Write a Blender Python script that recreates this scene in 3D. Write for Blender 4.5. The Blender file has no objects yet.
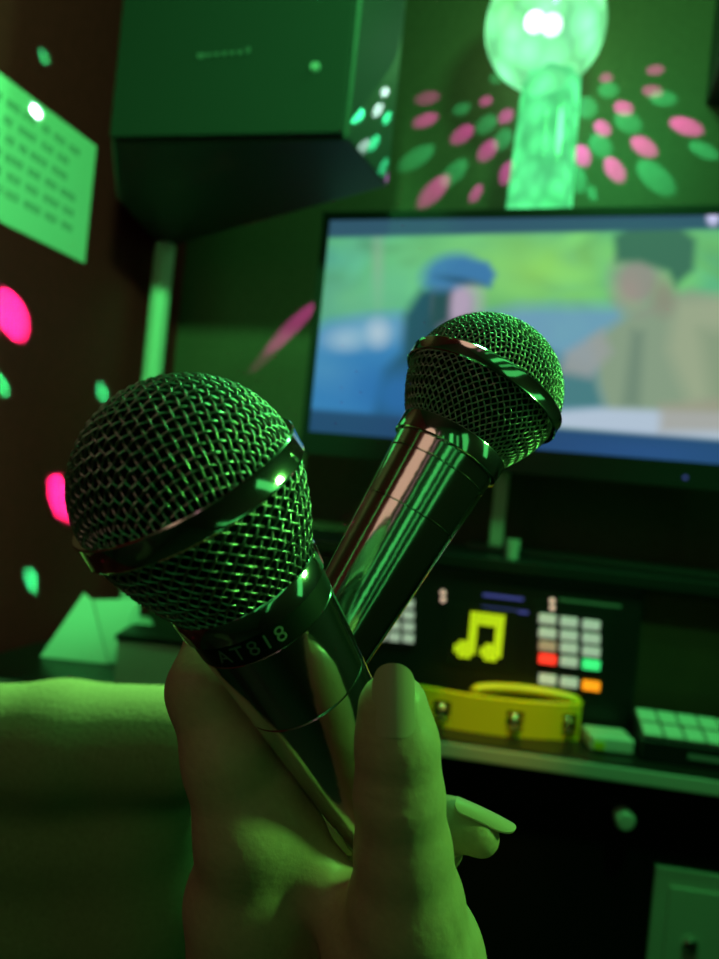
import bpy, bmesh, math, random
import numpy as np
from mathutils import Vector, Matrix

random.seed(7)
rng = np.random.default_rng(7)
S = bpy.context.scene
COL = S.collection
PI = math.pi

# ------------------------------------------------------------------ camera
FP = 720.0                       # focal length in pixels of the 719x959 frame
CAM = Vector((0, 0, 1.15))
YAW, ROLL = math.radians(16), 0.1
F = Vector((-math.sin(YAW), math.cos(YAW), 0))
R0 = Vector((math.cos(YAW), math.sin(YAW), 0))
U0 = Vector((0, 0, 1))
R = R0 * math.cos(ROLL) + U0 * math.sin(ROLL)
U = U0 * math.cos(ROLL) - R0 * math.sin(ROLL)
CX, CY = 359.5, 479.5
def ray(px, py): return F + R * ((px - CX) / FP) - U * ((py - CY) / FP)
def PD(px, py, d): return CAM + ray(px, py) * d
def PX(px, py, x): r = ray(px, py); return CAM + r * (x / r.x)
def PY(px, py, y): r = ray(px, py); return CAM + r * (y / r.y)
def PZ(px, py, z): r = ray(px, py); return CAM + r * ((z - CAM.z) / r.z)
def near(x, y, z): return CAM + R * x - U * y + F * z      # x right, y down, z away, metres
def proj(p):
    v = p - CAM; d = v.dot(F)
    return CX + FP * v.dot(R) / d, CY - FP * v.dot(U) / d

cd = bpy.data.cameras.new('camera'); cam = bpy.data.objects.new('camera', cd); COL.objects.link(cam)
cam.matrix_world = Matrix(((R.x, U.x, -F.x, CAM.x), (R.y, U.y, -F.y, CAM.y), (R.z, U.z, -F.z, CAM.z), (0, 0, 0, 1)))
cd.sensor_fit = 'VERTICAL'; cd.sensor_height = 36; cd.lens = 36 * FP / 959; cd.clip_start = 0.01
cd.dof.use_dof = True; cd.dof.focus_distance = 0.195; cd.dof.aperture_fstop = 11.5
S.camera = cam
S.view_settings.view_transform = 'Standard'; S.view_settings.look = 'None'
S.view_settings.gamma = 1; S.view_settings.exposure = 0; S.view_settings.use_curve_mapping = False

# ------------------------------------------------------------------ materials
def lin(c): return tuple((v / 255 / 12.92 if v / 255 <= .04045 else ((v / 255 + .055) / 1.055) ** 2.4) for v in c)
def mat(name, col, rough=.5, metal=0, spec=.5, emit=None, es=0, bump=0, bscale=40, sss=0, var=0, aniso=0, coat=0):
    m = bpy.data.materials.new(name); m.use_nodes = True
    nt = m.node_tree; b = nt.nodes['Principled BSDF']
    b.inputs['Base Color'].default_value = (*col, 1)
    b.inputs['Roughness'].default_value = rough; b.inputs['Metallic'].default_value = metal
    b.inputs['Specular IOR Level'].default_value = spec
    b.inputs['Coat Weight'].default_value = coat
    if sss:
        b.inputs['Subsurface Weight'].default_value = sss
        b.inputs['Subsurface Radius'].default_value = (1, .45, .25); b.inputs['Subsurface Scale'].default_value = .004
    if emit:
        b.inputs['Emission Color'].default_value = (*emit, 1); b.inputs['Emission Strength'].default_value = es
    if bump or var:
        tc = nt.nodes.new('ShaderNodeTexCoord'); n = nt.nodes.new('ShaderNodeTexNoise')
        n.inputs['Scale'].default_value = bscale; n.inputs['Detail'].default_value = 6
        nt.links.new(tc.outputs['Object'], n.inputs['Vector'])
        if bump:
            bp = nt.nodes.new('ShaderNodeBump'); bp.inputs['Strength'].default_value = bump; bp.inputs['Distance'].default_value = .001
            nt.links.new(n.outputs['Fac'], bp.inputs['Height']); nt.links.new(bp.outputs['Normal'], b.inputs['Normal'])
        if var:
            mx = nt.nodes.new('ShaderNodeMix'); mx.data_type = 'RGBA'
            mx.inputs[6].default_value = (*[c * (1 - var) for c in col], 1); mx.inputs[7].default_value = (*[min(1, c * (1 + var)) for c in col], 1)
            nt.links.new(n.outputs['Fac'], mx.inputs[0]); nt.links.new(mx.outputs[2], b.inputs['Base Color'])
    return m

M = dict(
    chrome=mat('chrome', (.74, .74, .72), .13, 1, bump=.04, bscale=300),
    collar=mat('bright chrome', (.85, .85, .83), .10, 1),
    wire=mat('grille wire', (.46, .46, .45), .34, 1),
    foam=mat('grille foam', (.006, .006, .006), .9, spec=.1, bump=.5, bscale=900),
    blackring=mat('black ring', (.006, .006, .006), .35),
    print_=mat('grey print', (.22, .22, .22), .5),
    skin=mat('skin', (.60, .36, .25), .46, spec=.4, bump=.22, bscale=420, sss=.12, var=.12),
    nail=mat('nail', (.66, .42, .32), .3, spec=.6, coat=.15),
    cloth=mat('trouser cloth', (.42, .38, .22), .9, spec=.2, bump=.9, bscale=500, var=.35),
    wall=mat('back wall paint', (.13, .085, .06), .45, spec=.3, bump=.15, bscale=60, var=.25),
    wall_left=mat('dark red wall paint', (.18, .010, .018), .5, spec=.25, bump=.15, bscale=60, var=.3),
    wallpaper=mat('brown wallpaper', (.05, .042, .03), .6, var=.2),
    ceil=mat('ceiling paint', (.05, .045, .03), .7, bump=.1),
    floor=mat('floor vinyl', (.02, .016, .012), .5, var=.3),
    paper=mat('paper', (.80, .80, .78), .8, spec=.2, var=.04, bscale=8),
    ink=mat('ink', (.24, .25, .26), .7),
    black=mat('black plastic', (.010, .010, .011), .4, bump=.1, bscale=300),
    spk=mat('speaker vinyl', (.018, .020, .018), .55, bump=.4, bscale=250, var=.3),
    spkcloth=mat('speaker grille cloth', (.005, .006, .005), .8, bump=.8, bscale=700),
    grey=mat('grey plastic', (.25, .25, .25), .5),
    dim=mat('dim silver', (.09, .09, .09), .5),
    pale=mat('pale painted steel', (.72, .72, .68), .4, bump=.05),
    gloss=mat('black lacquer', (.006, .007, .007), .16, bump=.03, bscale=20),
    top=mat('dark worktop', (.014, .013, .011), .35, var=.3, bump=.1),
    trim=mat('metal edge trim', (.62, .62, .58), .35, .15),
    brown=mat('brown veneer', (.060, .034, .016), .55, var=.35, bscale=14),
    bezel=mat('bezel plastic', (.012, .014, .014), .35),
    yellow=mat('yellow plastic', (.85, .72, .02), .35, emit=(.75, .62, .01), es=0.0),
    steel=mat('jingle steel', (.8, .8, .78), .2, 1),
    panel=mat('grey-green panel', (.45, .48, .42), .5, .1),
    key=mat('pale key', (.62, .62, .60), .45, emit=(.62, .68, .58), es=.46),
    keyred=mat('red lit key', (.7, .05, .03), .4, emit=(1, .035, .02), es=1.3),
    keypink=mat('dim red key', (.6, .45, .42), .45, emit=(.75, .38, .32), es=.32),
    keygreen=mat('green lit key', (.1, .6, .2), .4, emit=(.05, .85, .22), es=1.0),
    keyorange=mat('orange lit key', (.8, .3, .03), .4, emit=(1, .28, .008), es=1.2),
    led=mat('yellow leds', (.4, .5, .02), .4, emit=(.50, .68, .008), es=1.0),
    blueglow=mat('blue glow', (.05, .05, .2), .4, emit=(.05, .05, .28), es=.8),  # television led, also reflection lines painted on the machine front
    wled=mat('warm indicator', (.8, .6, .5), .4, emit=(.9, .55, .45), es=.9),
    rkey=mat('pale rubber key', (.72, .72, .70), .6),
)

# ------------------------------------------------------------------ mesh helpers
class MB:
    def __init__(s): s.v = []; s.f = []
    def add(s, vs, fs):
        o = len(s.v); s.v += [tuple(p) for p in vs]; s.f += [tuple(i + o for i in f) for f in fs]; return s
    def hexa(s, p):        # 8 points: bottom loop 0-3, top loop 4-7
        return s.add(p, [(3, 2, 1, 0), (4, 5, 6, 7), (0, 1, 5, 4), (1, 2, 6, 5), (2, 3, 7, 6), (3, 0, 4, 7)])
    def box(s, c, h, mx=None):
        p = [Vector((c[0] + x * h[0], c[1] + y * h[1], c[2] + z * h[2])) for z in (-1, 1) for x, y in ((-1, -1), (1, -1), (1, 1), (-1, 1))]
        if mx: p = [mx @ q for q in p]
        return s.hexa(p)
    def prism(s, poly, z0, z1, mx=None):
        n = len(poly)
        p = [Vector((x, y, z0)) for x, y in poly] + [Vector((x, y, z1)) for x, y in poly]
        if mx: p = [mx @ q for q in p]
        return s.add(p, [tuple(range(n))[::-1], tuple(range(n, 2 * n))] + [(i, (i + 1) % n, n + (i + 1) % n, n + i) for i in range(n)])
    def lathe(s, prof, n=64, mx=None):     # prof (r, z), closed where r == 0
        vs, rows = [], []
        for r, z in prof:
            if r < 1e-9: rows.append([len(vs)]); vs.append(Vector((0, 0, z)))
            else:
                rows.append(list(range(len(vs), len(vs) + n)))
                vs += [Vector((r * math.cos(2 * PI * i / n), r * math.sin(2 * PI * i / n), z)) for i in range(n)]
        fs = []
        for a, b in zip(rows, rows[1:]):
            for i in range(n):
                j = (i + 1) % n
                if len(a) == 1 and len(b) == 1: continue
                if len(a) == 1: fs.append((a[0], b[j], b[i]))
                elif len(b) == 1: fs.append((a[i], a[j], b[0]))
                else: fs.append((a[i], a[j], b[j], b[i]))
        if mx: vs = [mx @ q for q in vs]
        return s.add(vs, fs)
    def tube(s, pts, r, n=6, closed=False):
        pts = np.asarray([tuple(p) for p in pts], float); m = len(pts)
        t = np.roll(pts, -1, 0) - np.roll(pts, 1, 0) if closed else np.gradient(pts, axis=0)
        t /= np.linalg.norm(t, axis=1)[:, None] + 1e-12
        ref = np.where(np.abs(t[:, 2:3]) < .9, np.array([[0, 0, 1.]]), np.array([[1., 0, 0]]))
        a = np.cross(t, ref)
        a /= np.linalg.norm(a, axis=1)[:, None] + 1e-12
        for i in range(1, m):      # keep frames from flipping
            q = a[i - 1] - t[i] * a[i - 1].dot(t[i]); a[i] = q / (np.linalg.norm(q) + 1e-12)
        b = np.cross(t, a)
        ang = 2 * PI * np.arange(n) / n
        rr = np.broadcast_to(np.asarray(r, float).reshape(-1, 1, 1), (m, 1, 1))
        V = (pts[:, None] + rr * (a[:, None] * np.cos(ang)[None, :, None] + b[:, None] * np.sin(ang)[None, :, None])).reshape(-1, 3)
        fs = []
        for i in range(m if closed else m - 1):
            k = (i + 1) % m
            for j in range(n): fs.append((i * n + j, i * n + (j + 1) % n, k * n + (j + 1) % n, k * n + j))
        if not closed: fs += [tuple(range(n))[::-1], tuple((m - 1) * n + j for j in range(n))]
        return s.add(V.tolist(), fs)
    def build(s, name, m, parent=None, smooth=False, bevel=0, seg=2, loc=None):
        me = bpy.data.meshes.new(name); me.from_pydata([tuple(p) for p in s.v], [], s.f); me.update()
        bm = bmesh.new(); bm.from_mesh(me)
        bmesh.ops.recalc_face_normals(bm, faces=bm.faces)
        if bevel:
            es = [e for e in bm.edges if len(e.link_faces) == 2 and e.calc_face_angle(0) > .5]
            bmesh.ops.bevel(bm, geom=es, offset=bevel, segments=seg, profile=.7, affect='EDGES', clamp_overlap=True)
        bm.to_mesh(me); bm.free()
        me.materials.append(m)
        if smooth: me.polygons.foreach_set('use_smooth', [True] * len(me.polygons))
        o = bpy.data.objects.new(name, me); COL.objects.link(o)
        if smooth == 'auto': 
            for p in me.polygons: p.use_smooth = True
            try: me.set_sharp_from_angle(angle=math.radians(40))
            except Exception: pass
        if parent:
            o.parent = parent
            pm = parent.matrix_world if not parent.parent else parent.parent.matrix_world @ parent.matrix_basis
            if loc is None and parent.get('world_parts'): o.matrix_parent_inverse = pm.inverted()
        return o
def thing(name, label, cat, mx=Matrix(), group=None, world=True):
    o = bpy.data.objects.new(name, None); COL.objects.link(o); o.empty_display_size = .02
    o.matrix_world = mx; o['label'] = label; o['category'] = cat
    if group: o['group'] = group
    if world: o['world_parts'] = 1
    return o
def tag(o, label, cat, group=None):
    o['label'] = label; o['category'] = cat
    if group: o['group'] = group
    return o
def at(p): return Matrix.Translation(p)
def struct(name, mb, m):
    o = mb.build(name, m); o['kind'] = 'structure'; return o

# ------------------------------------------------------------------ room shell
YB, XL, XR, YF, ZC = 1.70, -1.03, .80, -0.9, 2.45
T = .06
struct('wall_back', MB().box(((XL + XR) / 2, YB + T, ZC / 2), ((XR - XL) / 2 + 2 * T, T, ZC / 2)), M['wall'])
struct('wall_left', MB().box((XL - T, (YB + YF) / 2, ZC / 2), (T, (YB - YF) / 2, ZC / 2)), M['wall_left'])
struct('wall_right', MB().box((XR + T, (YB + YF) / 2, ZC / 2), (T, (YB - YF) / 2, ZC / 2)), M['wallpaper'])
struct('wall_rear', MB().box(((XL + XR) / 2, YF - T, ZC / 2), ((XR - XL) / 2 + 2 * T, T, ZC / 2)), M['wallpaper'])
struct('floor', MB().box(((XL + XR) / 2, (YB + YF) / 2, -T), ((XR - XL) / 2 + 2 * T, (YB - YF) / 2 + 2 * T, T)), M['floor'])
struct('ceiling', MB().box(((XL + XR) / 2, (YB + YF) / 2, ZC + T), ((XR - XL) / 2 + 2 * T, (YB - YF) / 2 + 2 * T, T)), M['ceil'])

# ------------------------------------------------------------------ desk
ZD = .75
a, b = PZ(430, 737, ZD), PZ(719, 778, ZD)
dv = (b - a); dv.z = 0; dv.normalize()
nv = Vector((dv.y, -dv.x, 0))                       # towards the viewer
def front(x): return a + dv * ((x - a.x) / dv.x)
fl, fr = front(XL + .02), front(XR - .02)
desk = thing('desk', 'dark built-in desk along the back wall carrying the song machine', 'desk', at((fl + fr) / 2 * 1 + Vector((0, 0, -ZD))))
g = .003
MB().prism([(fl.x, fl.y), (fr.x, fr.y), (fr.x, YB - g), (fl.x, YB - g)], ZD - .03, ZD).build('worktop', M['top'], desk, bevel=.002)
def off(p, d): return (p.x - nv.x * d, p.y - nv.y * d)
f2l, f2r = fl, fr
MB().prism([off(fl, -.001), off(fr, -.001), off(fr, -.006), off(fl, -.006)], ZD - .026, ZD - .004).build('edge_trim', M['trim'], desk, bevel=.002)
MB().prism([off(fl, .03), off(fr, .03), off(fr, .05), off(fl, .05)], 0.001, ZD - .031).build('front_panel', M['gloss'], desk)
def onfront(px, py, d):                              # point on the desk front, d proud of it
    r = ray(px, py); q = fl - nv * .03 + nv * d
    return CAM + r * ((q - CAM).dot(nv) / r.dot(nv))
def deskface(px0, py0, px1, py1, z0=None):
    p = onfront(px0, py0, 0); q = onfront(px1, py1, 0); return p, q
# metal door in the desk front
p0 = onfront(655, 864, 0); zt = p0.z; w_, h_ = .26, .32
ux = dv; 
def fbox(mb, s0, s1, z0, z1, d0, d1):
    P = []
    for z in (z0, z1):
        for s_, d_ in ((s0, d1), (s1, d1), (s1, d0), (s0, d0)):
            q = p0 + ux * s_ + nv * d_; P.append(Vector((q.x, q.y, z)))
    return mb.hexa(P)
door = fbox(MB(), 0, w_, zt - h_, zt, .0005, .007).build('metal_hatch', M['panel'], desk, bevel=.002)
fbox(MB(), .022, w_ - .022, zt - h_ + .03, zt - .026, .0075, .0115).build('raised_panel', M['panel'], door, bevel=.003)
lk = onfront(690, 945, .0125)
ml = Matrix.Translation(lk) @ nv.to_track_quat('Z', 'Y').to_matrix().to_4x4()
MB().lathe([(0, .0), (.012, .0), (.012, .004), (.009, .007), (0, .007)], 24, ml).build('lock', M['steel'], door, smooth='auto')
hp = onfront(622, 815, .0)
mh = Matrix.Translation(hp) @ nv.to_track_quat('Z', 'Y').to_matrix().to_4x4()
MB().lathe([(0, .0006), (.014, .0006), (.011, .012), (.016, .020), (.012, .026), (0, .027)], 24, mh).build('reflection_knob', M['trim'], desk, smooth='auto')  # knob shape added in place of a light smear reflected in the lacquer

# ------------------------------------------------------------------ rack and song machine
OFF = .118                                            # machine front, behind the desk edge
def ontrack(px, py, d=OFF):
    r = ray(px, py); q = fl - nv * d
    return CAM + r * ((q - CAM).dot(nv) / r.dot(nv))
mo = Vector((ontrack(560, 640).x, ontrack(560, 640).y, 0))
MR = Matrix(((dv.x, -nv.x, 0, mo.x), (dv.y, -nv.y, 0, mo.y), (0, 0, 1, 0), (0, 0, 0, 1)))
MRI = MR.inverted()
def loc_(px, py): return MRI @ ontrack(px, py)
def rbox(mb, x0, x1, y0, y1, z0, z1): return mb.box(((x0 + x1) / 2, (y0 + y1) / 2, (z0 + z1) / 2), ((x1 - x0) / 2, (y1 - y0) / 2, (z1 - z0) / 2), MR)
ZT = ontrack(560, 566).z
x0, x1, xbr = loc_(290, 560).x - .12, (XR - .03 - mo.x) / dv.x - .02, loc_(641, 650).x
rack = thing('equipment_rack', 'low dark rack board spanning above the machine under the television', 'rack', MR @ Matrix.Translation((0, .12, ZD)))
rbox(MB(), x0, x1, -.012, .25, ZT - .022, ZT).build('shelf_board', M['bezel'], rack, bevel=.003)
rbox(MB(), x0, x0 + .02, 0, .24, ZD + .001, ZT - .0225).build('side_panel', M['brown'], rack, bevel=.001)
rbox(MB(), xbr, x1, .02, .24, ZD + .001, ZT - .0225).build('cupboard', M['brown'], rack, bevel=.002)
xm0, xm1 = x0 + .03, xbr - .004
zb, zt_ = ZD + .0008, ZT - .026
mach = thing('karaoke_machine', 'black karaoke machine with lit keypads and a yellow music note', 'karaoke machine', MR @ Matrix.Translation(((xm0 + xm1) / 2, .12, ZD)))
rbox(MB(), xm0, xm1, .0, .23, zb, zt_).build('case', M['black'], mach, bevel=.004)
def facebox(mb, px, py, w, h, t, d=0):
    p = loc_(px, py); return rbox(mb, p.x - w / 2, p.x + w / 2, -t - .0002 - d, -.0002 - d, p.z - h / 2, p.z + h / 2)
sc = (ontrack(560, 640) - CAM).dot(F) / FP
cols = [(547, [618.5, 632.5, 645.5, 658.5, 678.5]), (568.5, [621.5, 635, 647.5, 661, 681.5]), (590.5, [624.5, 638, 651, 664, 685])]
kp = facebox(MB(), 568.5, 650, 78 * sc, 92 * sc, .002).build('keypad', M['bezel'], mach, bevel=.001)
def fk(px, py, w, h): return facebox(MB(), px, py, w, h, .006, .002)
for ci, (cx_, ys) in enumerate(cols):
    for ri, y_ in enumerate(ys):
        mk = M['key']; lab = None
        if ci == 0 and ri == 3: mk, lab = M['keyred'], 'red lit key'
        if ci == 0 and ri == 2: mk, lab = M['keypink'], 'dim reddish key'
        if ci == 2 and ri == 3: mk, lab = M['keygreen'], 'green lit key'
        if ci == 2 and ri == 4: mk, lab = M['keyorange'], 'orange lit key'
        k = fk(cx_, y_, 17 * sc, 9.8 * sc).build('key', mk, kp, bevel=.0025)
        if lab: k['label'] = lab
kp2 = facebox(MB(), 396, 619, 46 * sc, 56 * sc, .002).build('keypad', M['bezel'], mach, bevel=.001)
for cx_ in (381, 394.5, 408.5):
    for ri, y_ in enumerate((602.5, 614, 625.5, 637)):
        fk(cx_, y_ + (cx_ - 400) * .1, 11.5 * sc, 8.5 * sc).build('key', M['key'], kp2, bevel=.002)
disp = facebox(MB(), 480, 637, 70 * sc, 62 * sc, .002).build('display', M['bezel'], mach, bevel=.001)
note = ["...########", "...########", "...########", "...##....##", "...##....##", "...##....##", "...##....##", ".####..####", "#####.#####", "#####.#####", ".###...###."]
mb = MB(); cw = 4.35 * sc
pc = loc_(479, 635.5)
for j, row in enumerate(note):
    for i, ch in enumerate(row):
        if ch == '#':
            rbox(mb, pc.x + (i - 5.42) * cw, pc.x + (i - 4.58) * cw, -.0055, -.0025, pc.z - (j - 4.58) * cw, pc.z - (j - 5.42) * cw)
mb.build('music_note', M['led'], disp)
for px in (443, 552):
    for dy in (-3.5, 3.5):
        p = loc_(px, 596 + (px - 443) * .075 + dy)
        MB().lathe([(0, 0), (.0045, 0), (.0045, .003), (.003, .006), (0, .006)], 16, MR @ Matrix.Translation(p + Vector((0, -.0002, 0))) @ Matrix.Rotation(PI / 2, 4, 'X')).build('indicator', M['wled'], mach, smooth='auto')
for px, py, w, h in ((503, 597, 40, 3), (505, 610, 46, 3), (590, 603, 60, 3)):  # reflection lines on the machine front, put into the strips' own colour
    facebox(MB(), px, py, w * sc, h * sc, .0015).build('label_reflection_strip', M['blueglow'] if px < 560 else M['grey'], mach, bevel=.0004)

# ------------------------------------------------------------------ television
YT = 1.40
ptl, pbl = PY(319, 212, YT), PY(303, 453, YT)
zt1, zb1, xl1 = ptl.z, pbl.z, (ptl.x + pbl.x) / 2
hT = zt1 - zb1; wT = hT * 1.70
tv = thing('television', 'black flat television showing two people outdoors, standing on the rack', 'television', at((xl1 + wT / 2, YT + .03, ZT)))
TR = Matrix.Translation(Vector((xl1, YT, 0))) @ Matrix.Rotation(math.radians(-1.5), 4, 'Z')
def tvbox(mb, x0, x1, y0, y1, z0, z1): return mb.box(((x0 + x1) / 2, (y0 + y1) / 2, (z0 + z1) / 2), ((x1 - x0) / 2, (y1 - y0) / 2, (z1 - z0) / 2), TR)
bz = .016; bb = .046
tvbox(MB(), .004, wT - .004, .012, .045, zb1 + .004, zt1 - .004).build('back_shell', M['bezel'], tv, bevel=.006)
mb = MB()
tvbox(mb, 0, wT, 0, .0115, zt1 - bz, zt1); tvbox(mb, 0, wT, 0, .0115, zb1, zb1 + bb)
tvbox(mb, 0, bz, 0, .0115, zb1 + bb, zt1 - bz); tvbox(mb, wT - bz, wT, 0, .0115, zb1 + bb, zt1 - bz)
mb.build('bezel', M['bezel'], tv)
# picture on the screen
NX, NZ = 230, 130
vs, px_, py_ = [], [], []
for j in range(NZ + 1):
    for i in range(NX + 1):
        q = TR @ Vector((bz + (wT - 2 * bz) * i / NX, .0055, zb1 + bb + (hT - bz - bb) * j / NZ))
        vs.append(q); u, v = proj(q); px_.append(u); py_.append(v)
X, Y = np.array(px_), np.array(py_)
def C(*c): return np.array(lin(c))
img = np.empty((len(X), 3))
def sm(d, w):
    w = w * 1.2
    return np.clip(.5 - d / (2 * w), 0, 1)[:, None]
def put(m, c):
    global img
    img = img * (1 - m) + m * C(*c)
def ell(cx, cy, rx, ry, ang=0, soft=.25):
    c_, s_ = math.cos(math.radians(ang)), math.sin(math.radians(ang))
    dx, dy = X - cx, Y - cy
    return sm(np.hypot((dx * c_ + dy * s_) / rx, (-dx * s_ + dy * c_) / ry) - 1, soft)
def poly(pts, soft=3):
    d = np.full(len(X), 1e9); ins = np.zeros(len(X), bool)
    for (xa, ya), (xb, yb) in zip(pts, pts[1:] + pts[:1]):
        ex, ey = xb - xa, yb - ya
        t = np.clip(((X - xa) * ex + (Y - ya) * ey) / (ex * ex + ey * ey + 1e-9), 0, 1)
        d = np.minimum(d, np.hypot(X - xa - t * ex, Y - ya - t * ey))
        if ya != yb:
            c_ = ((ya > Y) != (yb > Y)) & (X < (xb - xa) * (Y - ya) / (yb - ya) + xa); ins ^= c_
    return sm(np.where(ins, -d, d), soft)
img[:] = C(96, 190, 128)
for _ in range(130):
    x, y = rng.uniform(300, 800), rng.uniform(230, 345)
    t = np.clip((x - 330) / 180, 0, 1)
    base = np.array([74, 152, 128]) * (1 - t) + np.array([118, 206, 108]) * t
    put(ell(x, y, rng.uniform(6, 26), rng.uniform(5, 16), rng.uniform(-40, 40), .6) * .55, tuple(np.clip(base * rng.uniform(.8, 1.25), 0, 255)))
put(ell(535, 268, 55, 26, 0, .7) * .6, (160, 232, 84)); put(ell(450, 250, 60, 18, 0, .8) * .5, (130, 220, 120))
put(ell(378, 262, 5, 34, 0, .8) * .6, (150, 180, 150)); put(ell(350, 300, 40, 22, 0, .8) * .5, (120, 200, 140))
put(poly([(300, 335), (330, 322), (400, 314), (420, 330), (420, 430), (300, 430)], 7), (52, 128, 182))
put(ell(366, 332, 42, 14, -8, .6) * .75, (128, 182, 204)); put(ell(378, 333, 10, 12, 0, .6) * .7, (196, 214, 220))
put(ell(345, 340, 14, 9, 0, .7) * .6, (176, 206, 216)); put(ell(330, 372, 26, 14, 20, .7) * .5, (88, 158, 190)); put(ell(365, 385, 30, 20, 0, .8) * .6, (34, 106, 178))
put(poly([(475, 318), (520, 306), (620, 306), (640, 330), (620, 420), (480, 420)], 8) * .9, (112, 160, 190))
put(poly([(540, 350), (600, 372), (610, 412), (540, 412)], 8) * .85, (60, 118, 116))
put(poly([(420, 290), (450, 282), (470, 300), (470, 330), (455, 420), (372, 420), (384, 370), (402, 352), (404, 315)], 5), (18, 70, 92))
put(ell(400, 395, 34, 26, 0, .5) * .9, (32, 104, 168))
put(ell(459, 303, 19, 27, 8, .5), (186, 166, 186)); put(poly([(432, 288), (452, 284), (449, 322), (428, 330)], 4), (22, 66, 74))
put(ell(449, 272, 27, 17, -18, .3), (62, 126, 172)); put(poly([(425, 284), (462, 258), (488, 262), (496, 274), (490, 288), (470, 281), (446, 284)], 3), (58, 122, 170)); put(ell(462, 281, 22, 4, 10, .5) * .7, (24, 70, 100))
put(poly([(592, 340), (640, 306), (690, 290), (730, 300), (760, 430), (608, 418), (598, 385)], 6), (140, 162, 130))
put(poly([(566, 352), (602, 330), (612, 352), (590, 378), (560, 372)], 5) * .85, (160, 164, 158))
put(poly([(676, 300), (730, 296), (740, 400), (690, 405), (668, 350)], 8) * .8, (166, 178, 140)); put(poly([(632, 330), (644, 332), (640, 408), (622, 406)], 5) * .6, (98, 124, 106)); put(poly([(700, 330), (760, 330), (760, 410), (712, 412)], 8) * .6, (126, 150, 116))
put(ell(638, 281, 25, 29, 6, .4), (150, 150, 134)); put(ell(628, 292, 12, 16, 0, .6) * .5, (172, 150, 138))
put(ell(664, 296, 12, 18, 0, .5) * .85, (146, 142, 120))
put(poly([(616, 262), (614, 236), (630, 226), (680, 226), (696, 240), (694, 270), (676, 286), (668, 272), (640, 262)], 4), (58, 112, 84))
put(poly([(548, 412), (600, 408), (760, 414), (770, 446), (650, 438), (548, 428)], 4), (186, 204, 216)); put(poly([(660, 405), (720, 398), (730, 432), (660, 432)], 5) * .7, (168, 160, 136))
tl_ = (X - 320) / 400
put(sm(Y - (238 - 9 * tl_), 2.0), (44, 82, 104))
put(sm((410 + 30 * tl_) - Y, 2.5), (22, 62, 108)); put(ell(650, 452, 90, 12, 4, .8) * .5, (40, 80, 150))
put(ell(713, 217, 6, 8, 0, .4), (215, 215, 250))
img = img * np.array([.86, .84, .92]) + .03 * C(150, 220, 200)
me = bpy.data.meshes.new('screen')
W1 = NX + 1
me.from_pydata([tuple(p) for p in vs], [], [(j * W1 + i, j * W1 + i + 1, (j + 1) * W1 + i + 1, (j + 1) * W1 + i) for j in range(NZ) for i in range(NX)])
at_ = me.color_attributes.new('picture', 'FLOAT_COLOR', 'POINT')
at_.data.foreach_set('color', np.c_[img, np.ones(len(img))].astype(np.float32).ravel())
ms = bpy.data.materials.new('television picture'); ms.use_nodes = True
nt = ms.node_tree; b_ = nt.nodes['Principled BSDF']; b_.inputs['Base Color'].default_value = (.01, .01, .01, 1); b_.inputs['Roughness'].default_value = .3
va = nt.nodes.new('ShaderNodeVertexColor'); va.layer_name = 'picture'
nt.links.new(va.outputs['Color'], b_.inputs['Emission Color']); b_.inputs['Emission Strength'].default_value = 1.0
me.materials.append(ms)
scr = bpy.data.objects.new('screen', me); COL.objects.link(scr); scr.parent = tv; scr.matrix_parent_inverse = tv.matrix_world.inverted()
xs_ = PY(497, 515, YT + .02).x - xl1
MB().box((0, 0, 0), (.013, .011, (zb1 + .03 - ZT - .012) / 2), TR @ Matrix.Translation((xs_, .058, (zb1 + .03 + ZT + .012) / 2))).build('stand_post', M['pale'], tv, bevel=.003)
MB().box((0, 0, 0), (.013, .011, (zb1 + .03 - ZT - .012) / 2), TR @ Matrix.Translation((xs_ + .42, .058, (zb1 + .03 + ZT + .012) / 2))).build('stand_post', M['pale'], tv, bevel=.003)
MB().box((0, 0, 0), (.26, .06, .0055), TR @ Matrix.Translation((xs_ + .21, .058, ZT + .0063))).build('stand_foot', M['bezel'], tv, bevel=.003)
p = TR @ Vector((wT * .93, -.0006, zb1 + .018))
tvbox(MB(), wT * .86, wT * .868, -.0014, -.0002, zb1 + .015, zb1 + .021).build('indicator', M['blueglow'], tv)
p = ontrack(512, 551, OFF + .04)
cup = MB().lathe([(0, 0), (.011, 0), (.0135, .034), (.0125, .034), (.0105, .002), (0, .002)], 28, at(Vector((p.x, p.y, ZT + .0005))))
tag(cup.build('cup', M['pale'], smooth='auto'), 'small pale cup on the rack board below the television', 'cup')

# ------------------------------------------------------------------ speakers
ZS = CAM.z + .52
bot = [PZ(111, 143, ZS), PZ(347, 139, ZS), PZ(388, 187, ZS), PZ(150, 250, ZS)]
rl = PZ(117, 200, ZS)
cxy = sum((Vector((q.x, q.y, 0)) for q in bot), Vector()) / 4
def xy(q): return (max(q.x, XL + .004), min(q.y, YB - .004))
spk = thing('loudspeaker', 'large black loudspeaker high in the corner above the pale pole', 'loudspeaker', at((cxy.x, cxy.y, ZS)))
ZS2 = ZS + .55
pbot = [xy(bot[0]), xy(bot[1]), xy(bot[2]), xy(bot[3]), xy(rl)]
MB().prism(pbot, ZS, ZS2).build('cabinet', M['spk'], spk, bevel=.01, seg=3)
A, B = Vector((*pbot[0], 0)), Vector((*pbot[1], 0))
sv = (B - A).normalized(); sn = Vector((sv.y, -sv.x, 0)); SW = (B - A).length
msp = Matrix((( sv.x, sn.x, 0, A.x), (sv.y, sn.y, 0, A.y), (0, 0, 1, ZS), (0, 0, 0, 1)))
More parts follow.
